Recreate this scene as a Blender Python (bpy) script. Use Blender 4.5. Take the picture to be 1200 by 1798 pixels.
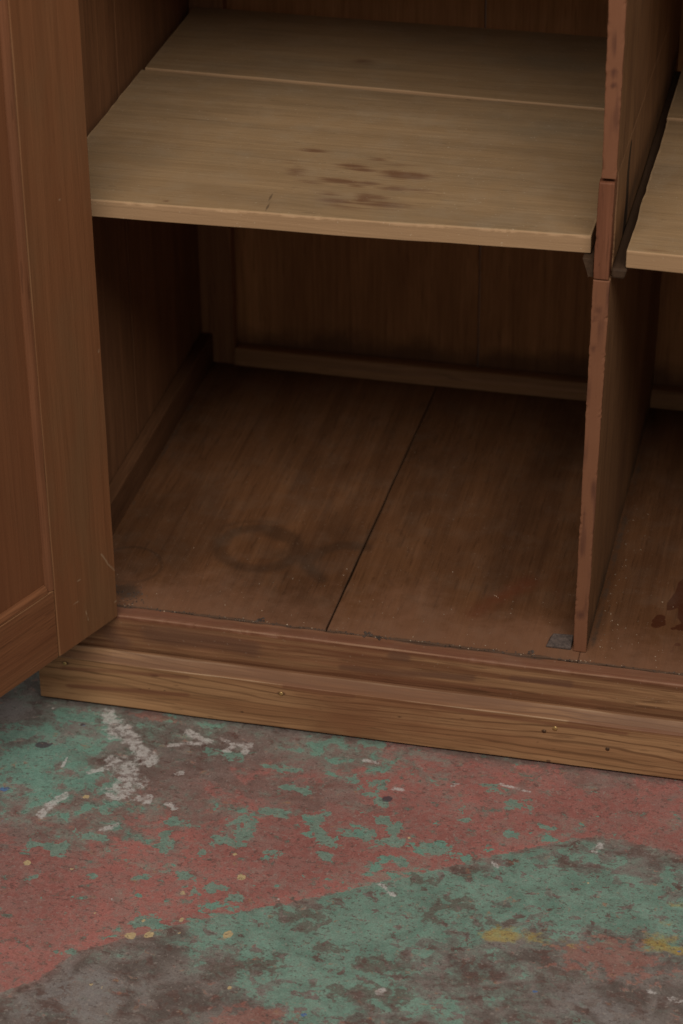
import bpy, math, random
import numpy as np
from mathutils import Vector, Matrix
random.seed(7); rng = np.random.default_rng(7)
for o in list(bpy.data.objects): bpy.data.objects.remove(o)
SC = bpy.context.scene
COL = SC.collection

# ------------------------------------------------------------------ camera
# Cupboard frame: x along the front, y into the cupboard, z up; z = 0 is the top of the cupboard's bottom
# boards and y = 0 the front edge of the upright divider.  The room floor lies GZ below.
GZ = -0.1112
CAM = np.array([0.265, -2.168, 1.4812]); YAW, PITCH, ROLL, FPX = 0.2317, 0.5428, -0.0089, 4450.3
_F = np.array([-math.sin(YAW)*math.cos(PITCH), math.cos(YAW)*math.cos(PITCH), -math.sin(PITCH)])
_R = np.array([math.cos(YAW), math.sin(YAW), 0.0]); _U = np.cross(_R, _F)
_R, _U = _R*math.cos(ROLL) + _U*math.sin(ROLL), -_R*math.sin(ROLL) + _U*math.cos(ROLL)
cd = bpy.data.cameras.new('camera'); cam = bpy.data.objects.new('camera', cd); COL.objects.link(cam)
cd.sensor_fit = 'VERTICAL'; cd.sensor_height = 36.0; cd.lens = FPX/1798*36.0
cd.clip_start = 0.05; cd.clip_end = 60
M = Matrix([[*r] for r in np.stack([_R, _U, -_F], 1)]).to_4x4()
M.translation = Vector(CAM); cam.matrix_world = M
cd.dof.use_dof = True; cd.dof.focus_distance = 2.50; cd.dof.aperture_fstop = 6.3
SC.camera = cam

# ------------------------------------------------------------------ light (indoors: soft room light + one big window-like lamp)
w = bpy.data.worlds.new('World'); SC.world = w; w.use_nodes = True
bg = w.node_tree.nodes['Background']; bg.inputs[0].default_value = (1.0, 0.98, 0.95, 1); bg.inputs[1].default_value = 0.195
def area(name, loc, target, sx, sy, power, col):
    ld = bpy.data.lights.new(name, 'AREA'); ld.shape = 'RECTANGLE'; ld.size = sx; ld.size_y = sy
    ld.energy = power; ld.color = col
    o = bpy.data.objects.new(name, ld); COL.objects.link(o); o.location = loc
    o.rotation_euler = (Vector(target) - Vector(loc)).to_track_quat('-Z', 'Y').to_euler()
    return o
area('window_lamp', (0.35, -2.25, 3.1), (0.0, 0.0, 0.2), 3.4, 1.3, 118, (1.0, 0.965, 0.91))
SC.view_settings.view_transform = 'Standard'; SC.view_settings.look = 'None'
SC.view_settings.exposure = 0.0; SC.view_settings.gamma = 1.0; SC.view_settings.use_curve_mapping = False
SC.render.engine = 'CYCLES'

# ------------------------------------------------------------------ helpers
def at(px, py, ax, v):
    d = _F*FPX + _R*(px-600) - _U*(py-899); i = 'xyz'.index(ax)
    return CAM + (v - CAM[i])/d[i]*d

def empty(name, loc, parent=None):
    o = bpy.data.objects.new(name, None); COL.objects.link(o); o.location = loc; o.empty_display_size = .1
    if parent: o.parent = parent
    return o
def tag(o, label=None, cat=None, group=None, kind=None):
    for k, v in (('label', label), ('category', cat), ('group', group), ('kind', kind)):
        if v: o[k] = v
    return o
ORIGIN = {}
def link(name, me, mat, parent, bevel=0.0, seg=2, smooth=False):
    o = bpy.data.objects.new(name, me); COL.objects.link(o)
    if mat: me.materials.append(mat)
    if parent is not None:
        o.parent = parent
        o.matrix_parent_inverse = world_of(parent).inverted()
    if bevel:
        b = o.modifiers.new('bevel', 'BEVEL'); b.width = bevel; b.segments = seg; b.limit_method = 'ANGLE'; b.angle_limit = math.radians(40)
        b.harden_normals = False
    if smooth:
        me.polygons.foreach_set('use_smooth', [True]*len(me.polygons))
    return o
def world_of(o):
    m = o.matrix_basis.copy()
    while o.parent is not None:
        m = o.matrix_parent_inverse @ m
        o = o.parent; m = o.matrix_basis @ m
    return m
def mesh(name, V, F):
    me = bpy.data.meshes.new(name); me.from_pydata([tuple(map(float, v)) for v in V], [], F); me.update(); return me

def gridbox(n, fn):
    """Surface of a box cut in n = (nx,ny,nz) cells; fn maps arrays u,v,w in 0..1 to points. Returns verts, faces, uvw."""
    nx, ny, nz = n; idx = {}; uvw = []; faces = []
    def vid(i, j, k):
        q = (i, j, k)
        if q not in idx: idx[q] = len(uvw); uvw.append((i/nx, j/ny, k/nz))
        return idx[q]
    for k, fl in ((0, 1), (nz, 0)):
        for i in range(nx):
            for j in range(ny):
                f = [vid(i, j, k), vid(i+1, j, k), vid(i+1, j+1, k), vid(i, j+1, k)]; faces.append(f[::-1] if fl else f)
    for j, fl in ((0, 0), (ny, 1)):
        for i in range(nx):
            for k in range(nz):
                f = [vid(i, j, k), vid(i+1, j, k), vid(i+1, j, k+1), vid(i, j, k+1)]; faces.append(f[::-1] if fl else f)
    for i, fl in ((0, 1), (nx, 0)):
        for j in range(ny):
            for k in range(nz):
                f = [vid(i, j, k), vid(i, j+1, k), vid(i, j+1, k+1), vid(i, j, k+1)]; faces.append(f[::-1] if fl else f)
    uvw = np.array(uvw); P = np.stack(fn(uvw[:, 0], uvw[:, 1], uvw[:, 2]), 1)
    return P, faces, uvw
def lattice(shape_seed):
    return np.random.default_rng(shape_seed).random((64, 64))
_L = lattice(3)
def vnoise(x, y, s=1.0, seed=0):
    x = x*s + seed*7.31; y = y*s + seed*3.77
    xi = np.floor(x).astype(int); yi = np.floor(y).astype(int); fx = x-xi; fy = y-yi
    fx = fx*fx*(3-2*fx); fy = fy*fy*(3-2*fy)
    g = lambda a, b: _L[a % 64, b % 64]
    return (g(xi, yi)*(1-fx)+g(xi+1, yi)*fx)*(1-fy) + (g(xi, yi+1)*(1-fx)+g(xi+1, yi+1)*fx)*fy - .5
def set_attr(me, name, vals):
    a = me.attributes.new(name, 'FLOAT', 'POINT'); a.data.foreach_set('value', np.asarray(vals, dtype=np.float32))
def edge_attr(uvw, dims, n):
    """distance (m) to the closest arris of a box"""
    d = [np.minimum(uvw[:, i], 1-uvw[:, i])*dims[i] for i in range(3)]
    s = np.sort(np.stack(d, 1), 1)
    return s[:, 1]
def seg_dist(X, Y, pts):
    d = np.full(X.shape, 1e9)
    for (ax, ay), (bx, by) in zip(pts[:-1], pts[1:]):
        vx, vy = bx-ax, by-ay; L = vx*vx+vy*vy+1e-12
        t = np.clip(((X-ax)*vx+(Y-ay)*vy)/L, 0, 1)
        d = np.minimum(d, np.hypot(X-ax-t*vx, Y-ay-t*vy))
    return d
def poly_sd(X, Y, pts):
    """signed distance to a polygon, positive inside"""
    d = seg_dist(X, Y, pts+[pts[0]]); ins = np.zeros(X.shape, bool)
    for (ax, ay), (bx, by) in zip(pts, pts[1:]+pts[:1]):
        c = ((ay > Y) != (by > Y)) & (X < (bx-ax)*(Y-ay)/((by-ay) if by != ay else 1e-12)+ax)
        ins ^= c
    return np.where(ins, d, -d)
def pxy(pts, ax, v):
    return [tuple(at(px, py, ax, v)[:2]) for px, py in pts]

# ------------------------------------------------------------------ materials
class NT:
    def __init__(s, name):
        s.m = bpy.data.materials.new(name); s.m.use_nodes = True; s.t = s.m.node_tree; s.t.nodes.clear()
        s.out = s.n('ShaderNodeOutputMaterial'); s.b = s.n('ShaderNodeBsdfPrincipled'); s.l(s.b.outputs[0], s.out.inputs[0])
    def n(s, t, **k):
        q = s.t.nodes.new(t)
        for a, v in k.items(): setattr(q, a, v)
        return q
    def l(s, a, b): s.t.links.new(a, b)
    def inp(s, sock, v):
        if hasattr(v, 'is_output'): s.l(v, sock)
        else: sock.default_value = v
    def math(s, op, a, b=0.0, c=None, clamp=False):
        q = s.n('ShaderNodeMath', operation=op, use_clamp=clamp); s.inp(q.inputs[0], a); s.inp(q.inputs[1], b)
        if c is not None: s.inp(q.inputs[2], c)
        return q.outputs[0]
    def vmath(s, op, a, b):
        q = s.n('ShaderNodeVectorMath', operation=op); s.inp(q.inputs[0], a); s.inp(q.inputs[1], b); return q.outputs[0]
    def mix(s, f, a, b, mode='MIX'):
        q = s.n('ShaderNodeMix', data_type='RGBA', blend_type=mode); s.inp(q.inputs[0], f)
        s.inp(q.inputs[6], (*a, 1) if isinstance(a, tuple) else a); s.inp(q.inputs[7], (*b, 1) if isinstance(b, tuple) else b)
        return q.outputs[2]
    def ramp(s, v, lo, hi, a=0.0, b=1.0, smooth=True):
        q = s.n('ShaderNodeMapRange', interpolation_type='SMOOTHSTEP' if smooth else 'LINEAR'); s.inp(q.inputs[0], v)
        q.inputs[1].default_value = lo; q.inputs[2].default_value = hi; q.inputs[3].default_value = a; q.inputs[4].default_value = b
        return q.outputs[0]
    def noise(s, vec, scale, detail=4.0, rough=.55, dist=0.0, lac=2.0):
        q = s.n('ShaderNodeTexNoise'); s.l(vec, q.inputs['Vector']); q.inputs['Scale'].default_value = scale
        q.inputs['Detail'].default_value = detail; q.inputs['Roughness'].default_value = rough; q.inputs['Distortion'].default_value = dist
        q.inputs['Lacunarity'].default_value = lac
        return q.outputs[0]
    def attr(s, name):
        return s.n('ShaderNodeAttribute', attribute_name=name).outputs['Fac']
    def bump(s, h, strength, dist=.001, prev=None):
        q = s.n('ShaderNodeBump'); q.inputs['Strength'].default_value = strength; q.inputs['Distance'].default_value = dist
        s.l(h, q.inputs['Height'])
        if prev is not None: s.l(prev, q.inputs['Normal'])
        return q.outputs[0]

def wood(name, light, dark, blotch, axis='x', ring=0.0, ringscale=60.0, rough=.55, fibre=.35, blotch_amt=.5, stains=(), edge=None, dust=None, bump=.25, seed=0.0, band=.8, bandscale=34.0, wander=.030, pores=.40, speck=.0, matrix=None):
    """stains: (attribute, colour, lo, hi, noise amplitude, noise scale, strength); edge: (colour, width, strength)"""
    T = NT(name)
    tc = T.n('ShaderNodeTexCoord').outputs['Object']
    if matrix is not None:                       # turn the coordinates (for the swung door)
        mp = T.n('ShaderNodeMapping'); T.l(tc, mp.inputs[0]); mp.inputs['Rotation'].default_value = (0, 0, matrix); tc = mp.outputs[0]
    oi = T.n('ShaderNodeObjectInfo').outputs['Random']
    off = T.n('ShaderNodeCombineXYZ'); r1 = T.math('MULTIPLY', oi, 13.0)
    for i in range(3): T.l(T.math('ADD', r1, seed+i*1.7), off.inputs[i])
    co = T.vmath('ADD', tc, off.outputs[0])
    i = 'xyz'.index(axis)
    def st(al, ac):
        v = [ac]*3; v[i] = al
        return T.vmath('MULTIPLY', co, tuple(v))
    warp = T.noise(st(2.2, 9.0), 1.0, 4.0, .5)
    wv = T.math('MULTIPLY', T.math('SUBTRACT', warp, .5), 1.6)
    bands = T.noise(st(1.1, bandscale), 1.0, 3.0, .6, .6)
    fib = T.noise(st(14.0, 520.0), 1.0, 3.0, .6)
    fib2 = T.noise(st(5.0, 160.0), 1.0, 3.0, .6)
    blo = T.noise(st(3.5, 9.0), 1.0, 4.0, .62, .3)
    fine = T.noise(co, 420.0, 1.0, .6)
    c = T.mix(T.ramp(bands, .5-.25/band, .5+.25/band), dark, light)
    # annual rings
    rh = None
    if ring > 0:
        sx = T.n('ShaderNodeSeparateXYZ'); T.l(co, sx.inputs[0])
        ax = [0, 1, 2]; ax.remove(i)
        s = T.math('ADD', sx.outputs[ax[1]], T.math('MULTIPLY', sx.outputs[ax[0]], .6))
        ph = T.math('MULTIPLY', T.math('ADD', s, T.math('MULTIPLY', wv, wander)), ringscale*6.283)
        jit = T.math('MULTIPLY', T.math('SUBTRACT', T.noise(st(2.6, 60.0), 1.0, 2.0), .5), 7.0)
        sn = T.math('SINE', T.math('ADD', ph, jit))
        rh = T.ramp(sn, .55, 1.0)
        mod = T.ramp(T.noise(st(1.5, 14.0), 1.0, 2.0), .35, .65)
        c = T.mix(T.math('MULTIPLY', T.math('MULTIPLY', rh, mod), ring), c, tuple(x*.45 for x in dark))
    c = T.mix(T.math('MULTIPLY', T.ramp(blo, .42, .68), blotch_amt), c, blotch)
    f = T.math('MULTIPLY', T.math('ADD', T.math('SUBTRACT', fib, .5), T.math('SUBTRACT', fib2, .5)), fibre*4.5)
    c = T.mix(T.math('ADD', .5, f, clamp=True), T.mix(1.0, c, (.62, .58, .55), 'MULTIPLY'), T.mix(1.0, c, (1.38, 1.36, 1.34), 'MULTIPLY'))
    pore = T.ramp(T.noise(st(22.0, 330.0), 1.0, 2.0, .5), .60, .70)
    c = T.mix(T.math('MULTIPLY', pore, pores), c, tuple(x*.45 for x in dark))
    if speck:
        sp = T.ramp(T.noise(st(60.0, 260.0), 1.0, 1.0), .70, .76)
        c = T.mix(T.math('MULTIPLY', sp, speck), c, tuple(x*.4 for x in dark))
    if edge:
        e = T.attr('edge'); ecol, ew, es = edge
        nz = T.noise(st(9.0, 60.0), 1.0, 3.0)
        m = T.ramp(T.math('ADD', e, T.math('MULTIPLY', T.math('SUBTRACT', nz, .5), ew*2.2)), 0.0, ew, 1.0, 0.0)
        c = T.mix(T.math('MULTIPLY', m, es), c, ecol)
    rgh = T.ramp(blo, .3, .7, rough-.07, rough+.08)
    for (an, scol, lo, hi, amp, sc, strength) in stains:
        a = T.attr(an)
        nv = T.math('MULTIPLY', T.math('SUBTRACT', T.noise(co if sc > 0 else st(-10.0*sc, -120.0*sc), abs(sc) if sc > 0 else 1.0, 4.0, .6), .5), amp)
        m = T.ramp(T.math('ADD', a, nv), lo, hi)
        c = T.mix(T.math('MULTIPLY', m, strength), c, scol)
    if dust:
        dcol, ds = dust
        g = T.n('ShaderNodeNewGeometry'); sz = T.n('ShaderNodeSeparateXYZ'); T.l(g.outputs['Normal'], sz.inputs[0])
        m = T.math('MULTIPLY', T.ramp(sz.outputs[2], .5, .95), T.ramp(T.noise(co, 26.0, 6.0, .65), .42, .72))
        c = T.mix(T.math('MULTIPLY', m, ds), c, dcol)
        grit = T.ramp(T.noise(co, 330.0, 1.0), .735, .76)
        c = T.mix(T.math('MULTIPLY', grit, .5*min(1, ds*3)), c, tuple(min(1, x*2.0) for x in dcol))
    T.l(c, T.b.inputs['Base Color']); T.l(rgh, T.b.inputs['Roughness'])
    T.b.inputs['Specular IOR Level'].default_value = .14
    h = T.math('ADD', T.math('MULTIPLY', fib, .6), T.math('ADD', T.math('MULTIPLY', fib2, .8), T.math('MULTIPLY', fine, .3)))
    if rh is not None: h = T.math('ADD', h, T.math('MULTIPLY', rh, .25))
    T.l(T.bump(h, bump, .0012), T.b.inputs['Normal'])
    return T.m

PINE_E = ((.47, .30, .16), .0025, .6)
M_shelf = wood('pine_shelf', (.330, .213, .112), (.272, .172, .088), (.185, .126, .073), 'x', ring=.10, ringscale=60, rough=.62, fibre=.11, blotch_amt=.5, band=.6, pores=.16,
    stains=[('streak', (.140, .060, .030), .00, .95, 1.9, -1.6, .80), ('grime_shade', (.20, .148, .092), .10, 1.1, .9, 30, .7), ('crack', (.09, .055, .032), .45, .8, .3, 120, .7), ('facef', (.375, .222, .118), .3, .9, .5, -1, .75)],
    edge=PINE_E, dust=((.40, .33, .24), .12), speck=.3)
M_floorb = wood('stained_bottom_board', (.150, .066, .029), (.096, .041, .0185), (.064, .028, .013), 'y', ring=.14, ringscale=38, rough=.5, fibre=.16, blotch_amt=.7,
    stains=[('ring', (.044, .022, .012), .08, .75, .45, 60, .55), ('spill', (.060, .018, .008), .47, .53, .10, 120, .95), ('smudge', (.12, .036, .016), .2, 1.0, .8, 40, .7), ('dusty_lit', (.240, .114, .064), .0, 1.1, 1.0, 60, .62), ('crud', (.068, .044, .030), .45, .9, .7, 110, .7)],
    edge=((.04, .025, .016), .002, .5), dust=((.24, .18, .13), .09), speck=.3)
M_side = wood('dark_side_board', (.245, .113, .052), (.170, .077, .036), (.13, .060, .029), 'z', ring=.15, ringscale=30, rough=.6, fibre=.18, blotch_amt=.5)
M_back = wood('dark_back_board', (.52, .255, .106), (.40, .188, .077), (.30, .138, .058), 'z', ring=.22, ringscale=26, rough=.6, fibre=.18, blotch_amt=.55,
    stains=[('low_dark', (.09, .048, .028), .2, .8, .7, 30, .7)])
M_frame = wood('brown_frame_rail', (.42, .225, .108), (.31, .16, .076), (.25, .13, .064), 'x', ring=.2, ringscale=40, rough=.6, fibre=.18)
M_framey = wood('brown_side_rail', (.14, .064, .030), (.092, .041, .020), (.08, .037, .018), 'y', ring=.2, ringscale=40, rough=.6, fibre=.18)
M_post = wood('brown_corner_post', (.36, .175, .080), (.25, .118, .054), (.20, .094, .045), 'z', ring=.2, ringscale=40, rough=.6, fibre=.18)
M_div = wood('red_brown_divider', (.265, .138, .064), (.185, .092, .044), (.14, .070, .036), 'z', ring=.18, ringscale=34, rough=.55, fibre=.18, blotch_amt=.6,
    stains=[('front', (.190, .076, .039), .4, .6, .15, 60, .9), ('frontdark', (.075, .030, .020), .20, .95, 1.8, -.6, .75), ('gouge', (.025, .016, .012), .4, .65, .3, 90, .95), ('grime_shade', (.055, .04, .028), .3, 1.0, .6, 40, .8)],
    edge=((.30, .16, .085), .0016, .35), speck=.5)
M_block = wood('red_repair_block', (.185, .073, .038), (.140, .053, .028), (.10, .039, .023), 'z', speck=.5, ring=.15, ringscale=60, rough=.55, fibre=.18, blotch_amt=.6)
M_sill = wood('worn_front_rail', (.310, .170, .084), (.150, .066, .032), (.165, .062, .032), 'x', ring=.35, ringscale=70, rough=.5, fibre=.22, blotch_amt=.6, band=1.6, bandscale=95,
    stains=[('topred', (.20, .082, .050), .2, 1.1, 1.4, -1, .65), ('patch', (.130, .062, .037), .25, .85, 1.1, -1, .7), ('crud', (.06, .040, .028), .4, .8, .6, 100, .7)],
    edge=((.42, .26, .15), .0018, .8), dust=((.34, .27, .20), .08))
M_plinth = wood('pine_plinth', (.375, .212, .104), (.262, .132, .062), (.190, .080, .038), 'x', ring=.8, wander=.034, ringscale=120, rough=.52, fibre=.18, blotch_amt=.75, band=1.2, bandscale=60,
    stains=[('mould', (.165, .080, .043), .00, 1.3, 2.6, -1, .85), ('knot', (.055, .028, .016), .35, .8, .5, 80, .85), ('redline', (.17, .068, .036), .05, 1.0, 1.5, -1, .75)],
    edge=((.50, .33, .20), .0016, .75), speck=.35)
M_stile = wood('door_stile_wood', (.215, .090, .039), (.165, .066, .028), (.165, .082, .037), 'z', ring=.10, ringscale=34, rough=.5, fibre=.09, blotch_amt=.75, band=.6, pores=.14,
    stains=[('scratch', (.33, .22, .13), .45, .7, .35, 120, .6)], edge=((.30, .16, .075), .0016, .35))
M_panel = wood('door_panel_wood', (.195, .078, .034), (.150, .057, .025), (.150, .066, .030), 'z', ring=.08, ringscale=30, rough=.5, fibre=.07, blotch_amt=.7, band=.6, pores=.12)
M_rail = wood('door_rail_wood', (.205, .084, .037), (.150, .058, .026), (.165, .078, .036), 'x', ring=.3, ringscale=110, rough=.5, fibre=.20, blotch_amt=.5, matrix=math.radians(-67.4),
    edge=((.33, .17, .08), .0018, .5))
M_bead = wood('door_bead_wood', (.20, .082, .038), (.155, .060, .028), (.14, .06, .03), 'z', rough=.45, fibre=.2)
M_cleat = wood('dusty_cleat', (.075, .042, .023), (.050, .028, .016), (.034, .020, .012), 'y', rough=.7, fibre=.18, blotch_amt=.7)

def plain(name, col, rough=.7, metallic=0.0, var=.35, scale=300):
    T = NT(name); tc = T.n('ShaderNodeTexCoord').outputs['Object']
    n = T.noise(tc, scale, 4.0)
    c = T.mix(T.ramp(n, .3, .7), tuple(x*(1-var) for x in col), tuple(min(1, x*(1+var)) for x in col))
    T.l(c, T.b.inputs['Base Color']); T.b.inputs['Roughness'].default_value = rough; T.b.inputs['Metallic'].default_value = metallic
    T.l(T.bump(n, .3, .001), T.b.inputs['Normal'])
    return T.m
M_wedge = plain('dusty_grey_wedge', (.078, .053, .042), .8)
M_nail = plain('rusty_nail', (.10, .055, .03), .5, .6)
M_nailb = plain('brass_nail', (.55, .36, .14), .4, .7)
M_crumb = plain('pale_crumb', (.34, .25, .17), .9, var=.6, scale=40)
M_lint = plain('dark_lint', (.070, .046, .033), .95, var=.5, scale=60)

# ================================================================== room floor (painted, worn)
XPLG = float(at(73, 1228, 'y', -.0497)[0])
def ground():
    # fine where the photograph shows it, coarse beyond
    def axis_(lo, hi, a, b, st):
        left = a - np.cumsum(st*1.35**np.arange(1, 40)); left = left[left > lo][::-1]
        right = b + np.cumsum(st*1.35**np.arange(1, 40)); right = right[right < hi]
        return np.concatenate([[lo], left, np.arange(a, b+1e-9, st), right, [hi]])
    xs = axis_(-4, 4, -.72, .30, .0035); ys = axis_(-5, 3, -.62, .02, .0035)
    X, Y = np.meshgrid(xs, ys); nx, ny = len(xs), len(ys)
    V = np.stack([X.ravel(), Y.ravel(), np.full(X.size, GZ)], 1)
    V[:, 2] += vnoise(V[:, 0], V[:, 1], 6, 1)*.0012 - .0006
    I = np.arange(nx*ny).reshape(ny, nx)
    F = np.stack([I[:-1, :-1], I[:-1, 1:], I[1:, 1:], I[1:, :-1]], -1).reshape(-1, 4)
    me = bpy.data.meshes.new('floor'); me.from_pydata(V, [], F.tolist()); me.update()
    x, y = V[:, 0], V[:, 1]
    G = lambda pts: pxy(pts, 'z', GZ)
    # lower edge of the red band (crisp brush line): a polyline, positive on the red side
    low = G([(-160, 1790), (60, 1722), (130, 1672), (290, 1628), (400, 1604), (520, 1582), (640, 1556), (760, 1528), (870, 1502), (980, 1478), (1045, 1466), (1110, 1478), (1200, 1502), (1330, 1540)])
    up = G([(-160, 1520), (0, 1468), (200, 1440), (430, 1392), (560, 1362), (700, 1332), (830, 1318), (1000, 1322), (1200, 1330), (1330, 1330)])
    red = poly_sd(x, y, [(-6, low[0][1])]+low+[(6, low[-1][1])]+[(6, up[-1][1])]+up[::-1]+[(-6, up[0][1])])
    dl = seg_dist(x, y, low); du = seg_dist(x, y, up)
    below = poly_sd(x, y, [(-6, low[0][1])]+low+[(6, low[-1][1]), (6, -9), (-6, -9)])
    above = poly_sd(x, y, [(-6, up[0][1])]+up+[(6, up[-1][1]), (6, 9), (-6, 9)])
    set_attr(me, 'below', np.clip(below, -.4, .4)); set_attr(me, 'above', np.clip(above, -.4, .4))
    def blobs(lst):
        v = np.zeros(len(x))
        for px, py, rx, ry, s in lst:
            cx, cy, _ = at(px, py, 'z', GZ)
            v += s*np.exp(-(((x-cx)/(rx*.00056))**2 + ((y-cy)/(ry*.00092))**2))
        return v
    green = blobs([(1010, 1560, 260, 80, .85), (640, 1650, 170, 70, .6), (560, 1700, 130, 60, .25), (420, 1640, 130, 40, .45), (880, 1590, 200, 50, .35), (1180, 1600, 120, 60, .4),
                   (60, 1330, 140, 80, .75), (230, 1260, 200, 22, .25), (100, 1430, 150, 40, .25), (640, 1330, 120, 40, .35), (630, 1460, 110, 35, .35), (200, 1500, 90, 40, .25),
                   (460, 1435, 100, 30, .22), (990, 1740, 90, 40, .1), (620, 1760, 200, 30, .25), (40, 1260, 60, 30, -.5), (440, 1330, 130, 60, -.25), (250, 1740, 220, 60, -.35),
                   (1100, 1750, 160, 50, -.3), (760, 1690, 90, 40, -.25), (545, 1592, 40, 14, -.35), (500, 1622, 110, 28, .55), (700, 1600, 150, 45, .55), (790, 1555, 110, 30, .4), (350, 1640, 120, 28, .35), (900, 1700, 200, 40, .2), (300, 1290, 300, 60, .16), (520, 1320, 220, 50, .18), (300, 1420, 300, 40, .12), (330, 1700, 200, 50, .22), (560, 1740, 240, 50, .2), (800, 1770, 200, 30, .2)])
    set_attr(me, 'green', green)
    pink = blobs([(1060, 1675, 70, 30, 1.0), (1130, 1690, 60, 25, .6), (460, 1785, 70, 20, .9), (420, 1790, 60, 20, .6), (20, 1640, 60, 60, .5), (270, 1255, 45, 14, 1.2), (1010, 1680, 60, 20, .5)])
    set_attr(me, 'pink', pink)
    grey = blobs([(130, 1740, 110, 40, .8), (1050, 1770, 130, 40, .8), (300, 1720, 200, 50, .35), (60, 1790, 120, 30, .5), (30, 1245, 70, 30, .7)])
    set_attr(me, 'grey', grey)
    # white splashes
    ws = np.full(len(x), -1.0)
    for pts, wd in (([(190, 1250), (200, 1290)], 14), ([(207, 1270), (232, 1300), (262, 1335)], 16), ([(215, 1345), (235, 1372), (205, 1392)], 22), ([(200, 1335), (222, 1362)], 14),
                    ([(300, 1308), (362, 1304)], 6), ([(330, 1285), (368, 1302)], 8), ([(398, 1318), (415, 1306), (440, 1308), (430, 1320)], 7), ([(388, 1296), (415, 1308)], 5),
                    ([(155, 1356), (192, 1347)], 6), ([(73, 1430), (92, 1408), (118, 1394)], 8), ([(240, 1402), (262, 1398), (258, 1408)], 7), ([(295, 1410), (308, 1418)], 7),
                    ([(180, 1456), (205, 1448)], 6), ([(692, 1385), (706, 1386)], 6), ([(640, 1335), (668, 1340)], 5), ([(792, 1380), (804, 1376)], 4), ([(880, 1376), (930, 1390)], 4),
                    ([(1045, 1495), (1055, 1482)], 7), ([(862, 1508), (874, 1522)], 4), ([(665, 1550), (692, 1572)], 4), ([(666, 1742), (672, 1736)], 6), ([(1178, 1752), (1195, 1756)], 6), ([(1140, 1740), (1148, 1742)], 5),
                    ([(310, 1357), (318, 1357)], 6), ([(110, 1345), (118, 1330)], 3)):
        d = seg_dist(x, y, G(pts)); ws = np.maximum(ws, 1 - d/(wd*.00072))
    set_attr(me, 'white', ws)
    ys_ = np.full(len(x), -1.0)
    for px, py, r in ((48, 1513, 7), (36, 1537, 4), (126, 1525, 4), (413, 1500, 5), (404, 1517, 3), (322, 1567, 5), (425, 1540, 8), (319, 1614, 6), (262, 1641, 8), (230, 1642, 9), (252, 1616, 5), (400, 1640, 9), (315, 1637, 3),
                      (166, 1603, 3), (348, 1580, 2), (404, 1733, 5), (160, 1727, 4), (180, 1733, 4), (238, 1700, 4), (238, 1690, 3), (238, 1718, 3), (152, 1398, 6), (475, 1392, 3)):
        cx, cy, _ = at(px, py, 'z', GZ); ys_ = np.maximum(ys_, 1 - np.hypot((x-cx)/(r*.00062), (y-cy)/(r*.00066)))
    set_attr(me, 'cream', ys_)
    yy = blobs([(885, 1640, 28, 12, 1.3), (862, 1641, 22, 9, .8), (940, 1645, 25, 10, .7), (1000, 1655, 40, 9, .6), (1150, 1660, 22, 10, 1.2), (1165, 1646, 30, 8, .9), (1190, 1668, 18, 8, 1.2), (1190, 1588, 18, 8, 1.0), (1170, 1618, 14, 6, .6)])
    set_attr(me, 'yellow', yy)
    bl = np.full(len(x), -1.0)
    for px, py, r in ((8, 1385, 8), (4, 1440, 4), (148, 1273, 4), (534, 1781, 5), (1193, 1669, 3), (940, 1740, 4)):
        cx, cy, _ = at(px, py, 'z', GZ); bl = np.maximum(bl, 1 - np.hypot((x-cx)/(r*.0008), (y-cy)/(r*.0006)))
    set_attr(me, 'blue', bl)
    dk = np.full(len(x), -1.0)
    for px, py, r in ((75, 1308, 11), (146, 1272, 5), (88, 1307, 5), (680, 1402, 9)):
        cx, cy, _ = at(px, py, 'z', GZ); dk = np.maximum(dk, 1 - np.hypot((x-cx)/(r*.0008), (y-cy)/(r*.0007)))
    set_attr(me, 'darkspot', dk)
    set_attr(me, 'foot_shade', np.where((x > XPLG-.004) & (x < .62), np.clip(1 - np.abs(y+.050)/.010, -1, 1), -1))  # contact shade painted on the floor along the plinth foot
    fl = np.full(len(x), -1.0)
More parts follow.
